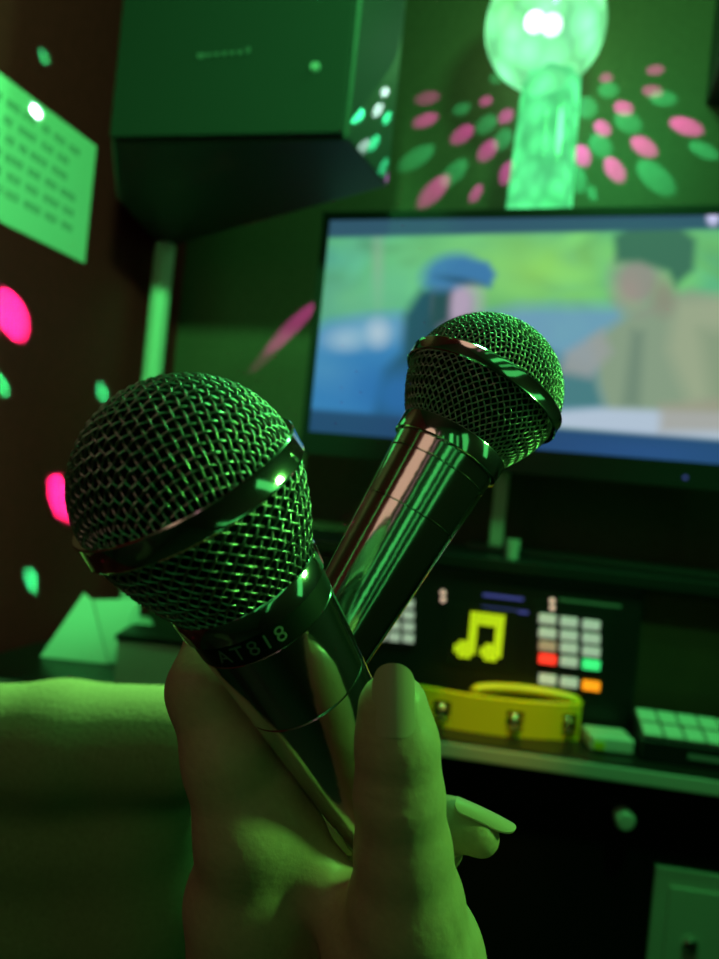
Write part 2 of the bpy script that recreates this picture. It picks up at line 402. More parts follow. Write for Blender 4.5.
MB().box((SW / 2, .007, (ZS2 - ZS) / 2), (SW / 2 - .004, .006, (ZS2 - ZS) / 2 - .004), msp).build('front_grille', M['spkcloth'], spk, bevel=.005)
def onspk(px, py):
    r = ray(px, py); k = (A + sn * .014 - CAM).dot(sn) / r.dot(sn); return msp.inverted() @ (CAM + r * k)
q = onspk(225, 55); mb = MB()
for i, (w, h, dz) in enumerate(((.011, .008, 0), (.006, .005, .001), (.007, .005, .0015), (.006, .006, .002), (.007, .005, .0025), (.006, .006, .003), (.005, .009, .006))):
    mb.box((q.x - .042 + i * .0135, .0142, q.z + dz), (w / 2, .0008, h / 2), msp)
mb.build('emblem', M['dim'], spk)
q = onspk(315, 67)
MB().lathe([(0, 0), (.008, 0), (.006, .005), (0, .005)], 20, msp @ Matrix.Translation((q.x, .0132, q.z)) @ Matrix.Rotation(-PI / 2, 4, 'X')).build('badge', M['grey'], spk, smooth='auto')
# the second one: only its edge shows at the right
e0 = PD(707, 60, 1.62); zs2 = PD(707, 112, 1.60).z
spk2 = thing('loudspeaker', 'black loudspeaker cut off by the right edge, above the television', 'loudspeaker', at((e0.x + .13, e0.y - .14, zs2)))
MB().box((e0.x + .13, e0.y - .14, zs2 + .25), (.13, .14, .25)).build('cabinet', M['spk'], spk2, bevel=.008)
MB().box((e0.x + .13, e0.y - .287, zs2 + .25), (.115, .006, .23)).build('front_grille', M['spkcloth'], spk2, bevel=.004)

# pale pole standing behind the desk corner
YP = 1.52
pt, pb = PY(171, 195, YP), PY(152, 372, YP)
xp = (pt.x + pb.x) / 2
pole = thing('pole', 'pale vertical pole in the corner under the black loudspeaker', 'pole', at((xp, YP, ZD)))
MB().lathe([(0, ZD + .012), (.024, ZD + .012), (.024, ZS - .004), (0, ZS - .004)], 32, at(Vector((xp, YP, 0)))).build('tube', M['pale'], pole, smooth='auto')
MB().lathe([(0, ZD + .0006), (.06, ZD + .0006), (.055, ZD + .010), (.028, ZD + .0115), (0, ZD + .0115)], 32, at(Vector((xp, YP, 0)))).build('base_plate', M['pale'], pole, smooth='auto')

# ------------------------------------------------------------------ notice on the left wall
XP = XL + .0006
c1, c2 = PX(98, 149, XP), PX(82, 263, XP)
tL, bL = PX(0, 72, XP), PX(0, 221, XP)
yr = (c1.y + c2.y) / 2; zt2 = (c1.z + tL.z) / 2; zb2 = (c2.z + bL.z) / 2
LN = .43
notice = thing('notice', 'white paper notice with printed lines taped on the left wall', 'notice', at((XL, yr - LN / 2, zb2)))
HN = zt2 - zb2
MB().box((XP + .0006, yr - LN / 2, (zt2 + zb2) / 2), (.0006, LN / 2, HN / 2)).build('sheet', M['paper'], notice)
mb = MB()
xk = XP + .0017
for li in range(6):
    z = zt2 - HN * (.16 + .125 * li); ye = yr - .05 - (.03 * (li in (1, 2)))
    y = ye
    while y > yr - LN + (.12 if li in (1, 2) else .05):
        wl = random.uniform(.02, .045)
        yy = y
        while yy > y - wl:                      # one block of small strokes
            mb.box((xk, yy - .0045, z + .006), (.0003, .004, .0011)); mb.box((xk, yy - .003, z), (.0003, .001, .007))
            mb.box((xk, yy - .005, z - random.uniform(-.002, .004)), (.0003, .003, .001)); mb.box((xk, yy - .008, z - .001), (.0003, .0009, .0065))
            yy -= .0115
        y -= wl + random.uniform(.012, .02)
mb.build('print', M['ink'], notice)

# ------------------------------------------------------------------ things on the desk, left
g0, g1, g2, g3 = PX(42, 656, XL + .02), PX(84, 594, XL + .02), PD(139, 600, 1.50), PD(139, 662, 1.50)
card = thing('folded_card', 'pale folded paper card standing against the left wall on the desk', 'card', at(Vector(((g0.x + g3.x) / 2, (g0.y + g3.y) / 2, ZD))))
def quad(mb, p, q, r, s, t=.0012):
    n = (q - p).cross(s - p).normalized() * t
    return mb.hexa([p, q, r, s, p + n, q + n, r + n, s + n])
zf = ZD + .001
k0, k1 = PZ(40, 657, zf), PZ(108, 664, zf); k0.x = max(k0.x, XL + .006)
k2, k3 = PD(92, 600, 1.44), PD(84, 593, 1.45); k3.x = max(k3.x, XL + .006); k2.x = max(k2.x, XL + .03)
quad(MB(), k0, k1, k2, k3).build('front_flap', M['paper'], card)
k4, k5 = PZ(140, 660, zf), PD(139, 599, 1.43)
quad(MB(), k1 + (k4 - k1) * .02, k4, k5, k2 + (k5 - k2) * .02).build('side_flap', M['paper'], card)
bx0, bx1 = PZ(111, 684, ZD), PZ(205, 694, ZD)
bd = (bx1 - bx0); bl = bd.length; bd.normalize(); bn = Vector((-bd.y, bd.x, 0))
hb = (PD(111, 634, (bx0 - CAM).dot(F)).z - ZD)
mbx = Matrix(((bd.x, bn.x, 0, bx0.x), (bd.y, bn.y, 0, bx0.y), (0, 0, 1, ZD), (0, 0, 0, 1)))
gb = thing('storage_box', 'low pale box with dark lid on the desk behind the microphone', 'box', mbx, world=True)
MB().box((bl / 2, .045, hb * .44 + .001), (bl / 2 - .004, .045, hb * .44), mbx).build('box_body', M['pale'], gb, bevel=.002)
MB().box((bl / 2, .045, hb * .94 + .0015), (bl / 2, .049, hb * .06), mbx).build('lid', M['black'], gb, bevel=.002)

# ------------------------------------------------------------------ tambourine, packet, remote
tc_ = PZ(497, 738, ZD)
ta = (PZ(583, 748, ZD) - PZ(412, 728, ZD)); TW = ta.length; ta.normalize(); tn = Vector((-ta.y, ta.x, 0))
tlft = PZ(412, 728, ZD)
mt = Matrix(((ta.x, tn.x, 0, tlft.x), (ta.y, tn.y, 0, tlft.y), (0, 0, 1, ZD + .001), (0, 0, 0, 1)))
tam = thing('tambourine', 'yellow half-moon tambourine with silver jingles lying on the desk', 'tambourine', mt)
HT = .060
def bow(s):      # front curve of the hoop, s 0..1
    return Vector((TW * s, -.022 * math.sin(PI * s) + .03 , 0))
TH = .012
slots = [.17, .60, .93]; sw = .105
def wallseg(mb, s0, s1, z0, z1, n=10):
    for i in range(n):
        a0, a1 = s0 + (s1 - s0) * i / n, s0 + (s1 - s0) * (i + 1) / n
        p, q = bow(a0), bow(a1); o = Vector((0, TH, 0))
        mb.hexa([mt @ (v + Vector((0, 0, z))) for z in (z0, z1) for v in (p, q, q + o, p + o)])
mb = MB(); e = [0]
wallseg(mb, 0, 1, 0, .010, 30); wallseg(mb, 0, 1, HT - .017, HT, 30)
prev = 0
for s_ in slots + [None]:
    end = 1 if s_ is None else s_ - sw / 2 * (.8 if s_ > .9 else 1)
    if end > prev: wallseg(mb, prev, end, .010, HT - .017, 12)
    if s_ is not None: prev = s_ + sw / 2
mb.build('hoop', M['yellow'], tam)
hb_ = []
for i in range(25):
    s_ = .36 + .66 * i / 24
    hb_.append(mt @ Vector((TW * s_ * .985, .048 + .012 * math.sin(PI * min(1, max(0, (s_ - .36) / .66))), HT - .006 + .013 * math.sin(PI * min(1, max(0, (s_ - .36) / .66))) ** .25)))
MB().tube(hb_, .0085, 10).build('handle', M['yellow'], tam, smooth=True)
MB().box((TW * .5, .052, .004), (TW * .46, .012, .003), mt).build('base_bar', M['yellow'], tam, bevel=.001)
for s_ in slots:
    for dz in (.017, .031):
        p = mt @ (bow(s_) + Vector((0, TH / 2, dz)))
        MB().lathe([(0, 0), (.0135, .0), (.0145, .002), (.008, .004), (.005, .007), (0, .007)], 24, at(p)).build('jingle', M['steel'], tam, smooth='auto')
p0_, p1_ = PZ(590, 752, ZD), PZ(634, 757, ZD)
ka = (p1_ - p0_); kl = ka.length; ka.normalize(); kn = Vector((-ka.y, ka.x, 0))
mk_ = Matrix(((ka.x, kn.x, 0, p0_.x), (ka.y, kn.y, 0, p0_.y), (0, 0, 1, ZD + .0008), (0, 0, 0, 1)))
pk = thing('packet', 'small pale packet on the desk between tambourine and remote', 'packet', mk_)
MB().box((kl / 2, .03, .013), (kl / 2, .028, .012), mk_).build('wrapper', M['pale'], pk, bevel=.006, seg=3)
MB().box((kl * .2, .001, .011), (.009, .0012, .006), mk_).build('label', M['yellow'], pk)

r0, r1 = PZ(641, 761, ZD), PZ(719, 772, ZD)
ra = (r1 - r0); ra.normalize(); rn = Vector((-ra.y, ra.x, 0))
mr = Matrix(((ra.x, rn.x, 0, r0.x), (ra.y, rn.y, 0, r0.y), (0, 0, 1, ZD + .0008), (0, 0, 0, 1)))
rem = thing('song_keypad', 'black song keypad with pale rubber keys at the right desk edge', 'keypad', mr)
RW, RD = .23, .082
RB = [(0, .030), (RD, .062)]
MB().hexa([mr @ Vector(v) for v in ((0, 0, 0), (RW, 0, 0), (RW, RD, 0), (0, RD, 0), (0, 0, .032), (RW, 0, .032), (RW, RD, .062), (0, RD, .062))]).build('case', M['black'], rem, bevel=.003)
sl = math.atan2(.03, RD)
for j in range(2):
    for i in range(7):
        m_ = mr @ Matrix.Translation((.018 + i * .0325, 0, .032)) @ Matrix.Rotation(sl, 4, 'X') @ Matrix.Translation((0, .024 + .036 * j, .0035))
        MB().box((0, 0, 0), (.0145, .0155, .003), m_).build('key', M['rkey'], rem, bevel=.002)
MB().box((.115, -.0006, .017), (.045, .0005, .004), mr).build('label_reflection_strip', M['grey'], rem)

# ------------------------------------------------------------------ globe lamp
GL = PD(545, 27, 1.50)
GR = .123
lamp = thing('globe_lamp', 'glowing green globe lamp on a ribbed clear stem above the television', 'lamp', at(Vector((GL.x, GL.y, GL.z - .45))))
def glow(name, c1, c2, es, tr, scale, detail='VORONOI'):
    m = bpy.data.materials.new(name); m.use_nodes = True; nt = m.node_tree
    for n in list(nt.nodes): nt.nodes.remove(n)
    out = nt.nodes.new('ShaderNodeOutputMaterial'); mix = nt.nodes.new('ShaderNodeMixShader'); em = nt.nodes.new('ShaderNodeEmission')
    tp = nt.nodes.new('ShaderNodeBsdfTransparent'); tcn = nt.nodes.new('ShaderNodeTexCoord'); vo = nt.nodes.new('ShaderNodeTexVoronoi'); nz = nt.nodes.new('ShaderNodeTexNoise')
    ramp = nt.nodes.new('ShaderNodeMix'); ramp.data_type = 'RGBA'
    ramp.inputs[6].default_value = (*c1, 1); ramp.inputs[7].default_value = (*c2, 1)
    vo.inputs['Scale'].default_value = scale; nz.inputs['Scale'].default_value = scale * .5
    nt.links.new(tcn.outputs['Object'], vo.inputs['Vector']); nt.links.new(tcn.outputs['Object'], nz.inputs['Vector'])
    nt.links.new(nz.outputs['Fac'], ramp.inputs[0])
    ml_ = nt.nodes.new('ShaderNodeMapRange'); ml_.inputs[1].default_value = 0; ml_.inputs[2].default_value = .7; ml_.inputs[3].default_value = es; ml_.inputs[4].default_value = es * .35
    nt.links.new(vo.outputs['Distance'], ml_.inputs[0]); nt.links.new(ml_.outputs[0], em.inputs['Strength'])
    nt.links.new(ramp.outputs[2], em.inputs['Color'])
    gl = nt.nodes.new('ShaderNodeBsdfGlossy'); gl.inputs['Roughness'].default_value = .1
    ad = nt.nodes.new('ShaderNodeMixShader'); ad.inputs[0].default_value = .04
    nt.links.new(em.outputs[0], ad.inputs[1]); nt.links.new(gl.outputs[0], ad.inputs[2])
    mix.inputs[0].default_value = 1 - tr
    nt.links.new(tp.outputs[0], mix.inputs[1]); nt.links.new(ad.outputs[0], mix.inputs[2]); nt.links.new(mix.outputs[0], out.inputs['Surface'])
    return m
M['globe'] = glow('glowing globe', (.22, .95, .20), (.24, 1.0, .50), 2.5, .30, 16)
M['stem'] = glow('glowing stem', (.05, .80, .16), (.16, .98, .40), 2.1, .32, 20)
M['core'] = mat('white led', (1, 1, 1), emit=(.8, 1, .9), es=8)
mg = at(GL)
prof = [(GR * math.sin(PI * i / 24), -GR * math.cos(PI * i / 24)) for i in range(25)]; prof[0] = (0, -GR); prof[-1] = (0, GR)
gob = MB().lathe(prof, 48, mg).build('globe', M['globe'], lamp, smooth=True)
for px, py in ((535, 22), (552, 25)):
    q = PD(px, py, 1.50 - .05); s8 = [(.021 * math.sin(PI * i / 8), -.021 * math.cos(PI * i / 8)) for i in range(9)]; s8[0] = (0, -.021); s8[-1] = (0, .021)
    MB().lathe(s8, 16, at(q)).build('led', M['core'], gob, smooth=True)
M['inner'] = glow('inner diffuser', (.25, 1, .7), (.5, 1, .9), .9, .55, 20)
r5 = GR * .62
pi_ = [(r5 * math.sin(PI * i / 16), -r5 * math.cos(PI * i / 16)) for i in range(17)]; pi_[0] = (0, -r5); pi_[-1] = (0, r5)
MB().lathe(pi_, 32, mg).build('inner_diffuser', M['inner'], gob, smooth=True)
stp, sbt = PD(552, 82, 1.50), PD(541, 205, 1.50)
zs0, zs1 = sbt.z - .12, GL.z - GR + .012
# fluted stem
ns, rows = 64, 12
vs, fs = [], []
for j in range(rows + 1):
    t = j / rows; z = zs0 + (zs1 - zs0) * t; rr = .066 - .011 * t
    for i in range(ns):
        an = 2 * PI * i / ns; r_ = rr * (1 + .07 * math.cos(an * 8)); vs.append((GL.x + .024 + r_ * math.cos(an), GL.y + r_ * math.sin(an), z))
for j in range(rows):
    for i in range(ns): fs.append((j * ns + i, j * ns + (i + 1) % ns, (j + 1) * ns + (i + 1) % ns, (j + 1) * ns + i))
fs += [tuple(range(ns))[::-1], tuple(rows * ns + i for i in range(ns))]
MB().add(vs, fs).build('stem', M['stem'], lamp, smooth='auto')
MB().box((GL.x, (GL.y + .06 + YB) / 2, zs0 + .03), (.03, (YB - GL.y - .06) / 2 - .001, .012)).build('wall_bracket', M['black'], lamp, bevel=.002)

# ------------------------------------------------------------------ microphones
def build_mic(label, headpt, axis, spin, prm, group):
    """local +Z points out of the head; origin at the head's centre"""
    z = axis.normalized(); tmp = (CAM - headpt); y = -(tmp - z * tmp.dot(z)).normalized(); x = y.cross(z)
    mw = Matrix(((x.x, y.x, z.x, headpt.x), (x.y, y.y, z.y, headpt.y), (x.z, y.z, z.z, headpt.z), (0, 0, 0, 1))) @ Matrix.Rotation(spin, 4, 'Z')
    t = thing('microphone', label, 'microphone', mw, group, world=False)
    k = .001
    Rd, zc, rc = prm['R'], prm['zc'], prm['rc']
    def pr(z): # lower basket radius by depth z>0 below the band
        u = z / zc; return Rd - (Rd - rc) * (u ** 1.7)
    # grille
    mb = MB(); s = prm['cell']; L = Rd * PI / 2 - .2; w = .32; n = int(L / s)
    for fam in (0, 1):
        for j in range(-n, n + 1):
            c = (j + .0) * s; half = math.sqrt(max(0, L * L - c * c))
            if half < 2: continue
            m_ = max(4, int(2 * half / (s / 4)))
            aa = np.linspace(-half, half, m_)
            rho = np.hypot(aa, c); th = rho / Rd
            off_ = w * np.cos(PI * (aa / s + j + fam))
            rr = Rd - .5 + off_
            u_, v_ = aa / np.maximum(rho, 1e-6), c / np.maximum(rho, 1e-6)
            P = np.c_[rr * np.sin(th) * u_, rr * np.sin(th) * v_, rr * np.cos(th)]
            if fam: P = P[:, [1, 0, 2]]
            mb.tube(P * k, prm['wire'] * k, 5)
    nb = int(2 * PI * Rd / (s * 1.42)); m_ = int(zc / s * 6)
    for fam in (1, -1):
        for j in range(nb):
            zz = np.linspace(.5, zc, m_); an = 2 * PI * j / nb + fam * zz / (Rd * .86) * 1.0
            off_ = w * np.cos(PI * (zz / (s * .72)) + (0 if fam > 0 else PI) )
            rr = np.array([pr(q) for q in zz]) - .5 + off_
            mb.tube(np.c_[rr * np.cos(an), rr * np.sin(an), -zz] * k, prm['wire'] * k, 5)
    mb.build('grille', M['wire'], t, smooth=True)
    lin_ = [(0, Rd - 2)] + [((Rd - 1.9) * math.sin(PI / 2 * i / 14), (Rd - 1.9) * math.cos(PI / 2 * i / 14)) for i in range(1, 15)] + [(pr(zc * i / 8) - 1.9, -zc * i / 8) for i in range(1, 9)] + [(0, -zc)]
    MB().lathe([(r * k, z_ * k) for r, z_ in lin_], 48).build('foam_liner', M['foam'], t, smooth=True)
    h = prm['band'] / 2
    MB().lathe([(r * k, z_ * k) for r, z_ in ((Rd - .5, -h), (Rd + .9, -h), (Rd + 1.25, -h + .4), (Rd + 1.1, -h + .9), (Rd + 1.1, h - .9), (Rd + 1.25, h - .4), (Rd + .9, h), (Rd - .5, h), (Rd - .5, -h))], 96).build('band', M['collar'], t, smooth='auto')
    z1 = -zc + .5; ch = prm['collar']
    MB().lathe([(r * k, z_ * k) for r, z_ in ((rc - 3, z1), (rc + .6, z1), (rc + .9, z1 - .5), (rc + .6, z1 - ch + .3), (rc + .1, z1 - ch), (rc - 3, z1 - ch), (rc - 3, z1))], 96).build('collar', M['collar'], t, smooth='auto')
    z2 = z1 - ch
    if prm.get('ring'):
        rg = prm['ring']
        br = MB().lathe([(r * k, z_ * k) for r, z_ in ((rc - 3, z2), (rc - .2, z2), (rc - .5, z2 - rg), (rc - 3, z2 - rg), (rc - 3, z2))], 96).build('black_ring', M['blackring'], t, smooth='auto')
        cu = bpy.data.curves.new('t', 'FONT'); cu.body = 'AT818'; cu.size = 5.6; cu.align_x = 'CENTER'; cu.align_y = 'CENTER'; cu.extrude = .02; cu.space_character = 1.25
        to = bpy.data.objects.new('t', cu); COL.objects.link(to)
        dg = bpy.context.evaluated_depsgraph_get(); me = bpy.data.meshes.new_from_object(to.evaluated_get(dg)); bpy.data.objects.remove(to)
        for v in me.vertices:
            zz = z2 - rg / 2 + v.co.y; rr = rc - .35 + v.co.z + .08 + .3 * (v.co.y) / rg
            an = -PI / 2 + prm['textrot'] + v.co.x / rc
            v.co = Vector((rr * math.cos(an), rr * math.sin(an), zz)) * k
        me.name = 'marking'; me.materials.clear(); me.materials.append(M['print_'])
        o = bpy.data.objects.new('marking', me); COL.objects.link(o); o.parent = br
        z2 -= rg
    r1 = rc - .6; re = prm['re']; ze = -prm['len']
    def rh(z_): 
        u = (z2 - z_) / (z2 - ze); return r1 + (re - r1) * u ** prm.get('pw', .9)
    P = [(rc - 4, z2), (r1 - .5, z2), (r1, z2 - .5)]
    marks = sorted(prm['lines'])
    zz = z2 - 2
    allz = [z2 - .5 - i * (z2 - ze - 2) / 40 for i in range(1, 41)]
    for m1 in marks: allz = [q for q in allz if abs(q + m1) > .9]
    seq = [(q, 0) for q in allz] + [(-m1 + .35, 0) for m1 in marks] + [(-m1, 1) for m1 in marks] + [(-m1 - .35, 0) for m1 in marks]
    for q, d in sorted(seq, reverse=True): P.append((rh(q) - .4 * d, q))
    P += [(re, ze + .6), (re - .8, ze), (re - 3, ze), (0, ze)]
    MB().lathe([(r * k, z_ * k) for r, z_ in P], 96).build('handle', M['chrome'], t, smooth='auto')
    MB().lathe([(r * k, z_ * k) for r, z_ in ((0, ze - .05), (re - 2, ze - .05), (re - 2, ze - 4), (re - 3, ze - 5), (0, ze - 5))], 32).build('plug_socket', M['black'], t, smooth='auto')
    return t
d1 = .1655
c1_ = math.sqrt(1 - .36 ** 2)
h1 = PD(190, 489, d1)
ax1 = R * (-.44 * c1_) - U * (-.9 * c1_) + F * (-.36)
build_mic('chrome microphone nearest the viewer, its mesh head at the left', h1, ax1, 0, dict(R=26.6, zc=26, rc=18.6, cell=2.45, wire=.31, band=6.2, collar=6, ring=6.2, textrot=-.37, re=12.2, len=126, lines=[60], pw=1.0), 'crossed chrome microphones')
d2 = .238
c2_ = math.sqrt(1 - .17 ** 2)
h2 = PD(482, 393, d2)
ax2 = R * (.525 * c2_) - U * (-.85 * c2_) + F * .17
build_mic('chrome microphone held behind the other, its head before the television', h2, ax2, .4, dict(R=26.2, zc=19.5, rc=17.8, cell=2.05, wire=.27, band=5.2, collar=6.5, re=10, len=132, lines=[31, 48], pw=.95), 'crossed chrome microphones')

# ------------------------------------------------------------------ person: hand, forearm, knee
def pm(px, py, d):    # pixel and depth in mm -> viewer-space mm
    return np.array([(px - CX) / FP * d, (py - CY) / FP * d, d], np.float32)
class Field:
    def __init__(s, lo, hi, h):
        s.h = h; s.lo = np.array(lo, np.float32); n = ((np.array(hi) - lo) / h).astype(int) + 1
        ax = [np.arange(n[i], dtype=np.float32) * h + lo[i] for i in range(3)]
        s.X, s.Y, s.Z = np.meshgrid(*ax, indexing='ij', sparse=True)
    def seg(s, a, b, ra, rb):
        ba = b - a; bb = float(ba.dot(ba))
        x, y, z = s.X - a[0], s.Y - a[1], s.Z - a[2]
        t = np.clip((x * ba[0] + y * ba[1] + z * ba[2]) / bb, 0, 1)
        return np.sqrt((x - ba[0] * t) ** 2 + (y - ba[1] * t) ** 2 + (z - ba[2] * t) ** 2) - (ra + (rb - ra) * t)
    def chain(s, pts, k=3):
        f = None
        for (a, ra), (b, rb) in zip(pts, pts[1:]):
            d = s.seg(a, b, ra, rb); f = d if f is None else smin(f, d, k)
        return f
def smin(a, b, k):
    h = np.clip(k - np.abs(a - b), 0, None) / k
    return np.minimum(a, b) - h * h * k * .25
def nets(f, lo, h):
    sgn = f < 0
    c = [(i, j, k) for i in (0, 1) for j in (0, 1) for k in (0, 1)]
    n = np.array(f.shape) - 1
    cnt = np.zeros(n, np.int8)
    for i, j, k in c: cnt += sgn[i:n[0] + i, j:n[1] + j, k:n[2] + k]
    act = np.argwhere((cnt > 0) & (cnt < 8))
    idx = -np.ones(n, np.int64); idx[tuple(act.T)] = np.arange(len(act))
    vals = {q: f[act[:, 0] + q[0], act[:, 1] + q[1], act[:, 2] + q[2]] for q in c}
    acc = np.zeros((len(act), 3)); num = np.zeros(len(act))
    for q in c:
        for ax in range(3):
            if q[ax] == 0:
                r = list(q); r[ax] = 1; r = tuple(r)
                va_, vb = vals[q], vals[r]; m = (va_ < 0) != (vb < 0)
                t = np.where(m, va_ / np.where(m, va_ - vb, 1), 0)
                p = np.array(q, float)[None].repeat(len(act), 0); p[:, ax] += t
                acc[m] += p[m]; num[m] += 1
    V = (act + acc / num[:, None]) * h + lo
    faces = []
    for ax in range(3):
        o1, o2 = (ax + 1) % 3, (ax + 2) % 3
        sl0 = [slice(None)] * 3; sl1 = [slice(None)] * 3; sl0[ax] = slice(0, -1); sl1[ax] = slice(1, None)
        ch = sgn[tuple(sl0)] != sgn[tuple(sl1)]
        e = np.argwhere(ch); flip = sgn[tuple(sl0)][tuple(e.T)]
        ok = (e[:, o1] > 0) & (e[:, o2] > 0) & (e[:, o1] < n[o1]) & (e[:, o2] < n[o2])
        e, flip = e[ok], flip[ok]
        q = []
        for da, db in ((0, 0), (1, 0), (1, 1), (0, 1)):
            g_ = e.copy(); g_[:, o1] -= da; g_[:, o2] -= db; q.append(idx[tuple(g_.T)])
        q = np.array(q).T; q[flip] = q[flip][:, ::-1]; faces.append(q)
    return V, np.concatenate(faces)
def mesh_from(V, Fc, name, m, parent):
    W = [near(*(p / 1000)) for p in V]
    me = bpy.data.meshes.new(name); me.from_pydata([tuple(p) for p in W], [], Fc.tolist())
    bm = bmesh.new(); bm.from_mesh(me); bmesh.ops.recalc_face_normals(bm, faces=bm.faces); 
    for _ in range(2): bmesh.ops.smooth_vert(bm, verts=bm.verts, factor=.4, use_axis_x=True, use_axis_y=True, use_axis_z=True)
    bm.to_mesh(me); bm.free()
    me.materials.append(m); me.polygons.foreach_set('use_smooth', [True] * len(me.polygons))
    o = bpy.data.objects.new(name, me); COL.objects.link(o); o.parent = parent; o.matrix_parent_inverse = parent.matrix_world.inverted()
    return o
person = thing('person', 'person holding two crossed microphones in one hand, bent knee at left', 'person', at(near(-.03, .33, .24)))
hv = 1.1
lo, hi = np.array([-82, 10, 132.]), np.array([66, 372, 292.])
fd = Field(lo, hi, hv)
wr = pm(335, 1190, 205)
thumb = fd.chain([(pm(393, 708, 166), 8.2), (pm(397, 745, 166), 9.1), (pm(399, 795, 167), 9.9), (pm(403, 850, 170), 10.9), (pm(406, 905, 174), 13.6), (pm(408, 962, 181), 18.0), (pm(385, 1060, 190), 20)], 4)
index = fd.chain([(pm(262, 575, 226), 7.3), (pm(222, 612, 216), 8.4), (pm(207, 690, 197), 10.2), (pm(228, 760, 192), 11.2), (pm(246, 830, 192), 12.8), (pm(242, 900, 199), 14.0), (pm(250, 1000, 206), 16)], 5)
middle = fd.chain([(pm(480, 837, 223), 6.1), (pm(452, 824, 229), 7.2), (pm(405, 808, 238), 7.9), (pm(310, 838, 246), 8.8), (pm(238, 935, 222), 12)], 4)
ring_ = fd.chain([(pm(443, 850, 230), 6.4), (pm(395, 856, 240), 7.3), (pm(315, 895, 250), 8.4), (pm(240, 1005, 228), 12)], 4)
pinky = fd.chain([(pm(408, 935, 230), 5.9), (pm(375, 945, 240), 6.5), (pm(318, 980, 250), 7.4), (pm(250, 1070, 234), 11)], 4)
palm = fd.chain([(pm(243, 905, 202), 13.4), (pm(250, 1000, 210), 16), (wr, 24)], 8)
palm = smin(palm, fd.chain([(pm(240, 945, 218), 12), (pm(270, 1060, 215), 17), (wr, 24)], 8), 8)
palm = smin(palm, fd.chain([(pm(246, 1060, 232), 12), (wr, 24)], 8), 8)
palm = smin(palm, fd.chain([(pm(408, 962, 181), 17.5), (pm(385, 1060, 190), 20), (wr, 24), (pm(345, 1420, 225), 31), (pm(345, 1500, 240), 33)], 8), 8)
web = fd.chain([(pm(272, 792, 195), 7.5), (pm(292, 835, 196), 8), (pm(322, 884, 195), 8), (pm(352, 918, 190), 8), (pm(395, 940, 182), 11)], 6)
web = smin(web, fd.chain([(pm(262, 905, 198), 9), (pm(325, 915, 205), 8), (pm(390, 915, 190), 9)], 6), 6)
f = smin(palm, web, 9); f = smin(f, thumb, 6); f = smin(f, index, 8)
fin = np.minimum(middle, ring_); fin = smin(middle, ring_, 1.2); fin = smin(fin, pinky, 1.2)
f = smin(f, fin, 3)
# knuckle creases on the thumb and folds at its base
for (px, py, d, dirx, amp, sg, hw) in ((400, 789, 157, .10, .55, .9, 9), (400, 806, 157, .04, .45, .9, 9), (400, 778, 157, -.05, .25, .8, 7), (455, 930, 170, .9, .5, 1.0, 12), (468, 935, 170, .9, .5, 1.0, 12)):
    c = pm(px, py, d); nrm = np.array([-dirx, 1, 0]) if abs(dirx) < .5 else np.array([1, -.25, 0]); nrm = nrm / np.linalg.norm(nrm)
    s1 = (fd.X - c[0]) * nrm[0] + (fd.Y - c[1]) * nrm[1]; r2 = (fd.X - c[0]) ** 2 + (fd.Y - c[1]) ** 2 + (fd.Z - c[2]) ** 2
    f = f + amp * np.exp(-(s1 / sg) ** 2) * np.exp(-r2 / hw ** 2)
V, Fc = nets(f, lo, hv)
body = mesh_from(V, Fc, 'body', M['skin'], person)
del f, palm, web, thumb, index, middle, ring_, pinky, fin, fd
def make_nail(base, tip, nrm, w, name='nail', curl=6.5, lift=.0):
    """base and tip in viewer mm on the nail's midline, nrm its outward normal"""
    t = tip - base; L = np.linalg.norm(t); t = t / L; nrm = nrm - t * nrm.dot(t); nrm = nrm / np.linalg.norm(nrm); sd = np.cross(t, nrm)
    nu, nv_ = 16, 40; vs = []
    for layer in (0, 1):
        for j in range(nv_ + 1):
            v = math.sin(j / nv_ * PI / 2) ** 1.3
            wd = w / 2 * min(1, math.sqrt(max(0, 1 - ((v - .62) / .38) ** 2.6)) if v > .62 else 1) * (1 if v > .14 else math.sqrt(max(.0, 1 - ((.14 - v) / .15) ** 2)) * .85 + .15)
            for i in range(nu + 1):
                u = (i / nu * 2 - 1) * wd; an = u / curl
                p = base + t * (L * v) + sd * (curl * math.sin(an)) + nrm * (curl * (math.cos(an) - 1) + lift + .35 * math.sin(PI * v) * 1.2 - (.55 if layer else 0))
                vs.append(p)
    n1 = nu + 1; o = n1 * (nv_ + 1); fs = []
    for j in range(nv_):
        for i in range(nu):
            q = (j * n1 + i, j * n1 + i + 1, (j + 1) * n1 + i + 1, (j + 1) * n1 + i); fs.append(q); fs.append(tuple(o + x for x in q[::-1]))
    edge = [i for i in range(n1)] + [j * n1 + nu for j in range(1, nv_ + 1)] + [nv_ * n1 + i for i in range(nu - 1, -1, -1)] + [j * n1 for j in range(nv_ - 1, 0, -1)]
    for e0_, e1_ in zip(edge, edge[1:] + edge[:1]): fs.append((e0_, o + e0_, o + e1_, e1_))
    mb = MB().add([near(*(p / 1000)) for p in vs], fs)
    return mb.build(name, M['nail'], person, smooth='auto')
make_nail(pm(392, 738, 156.6), pm(393, 663, 160.5), np.array([-.16, -.12, -1.]), 10.6, curl=7.0)
make_nail(pm(456, 799, 225), pm(516, 828, 221), np.array([.3, -.96, -.22]), 8.4, curl=5.4, lift=.15)
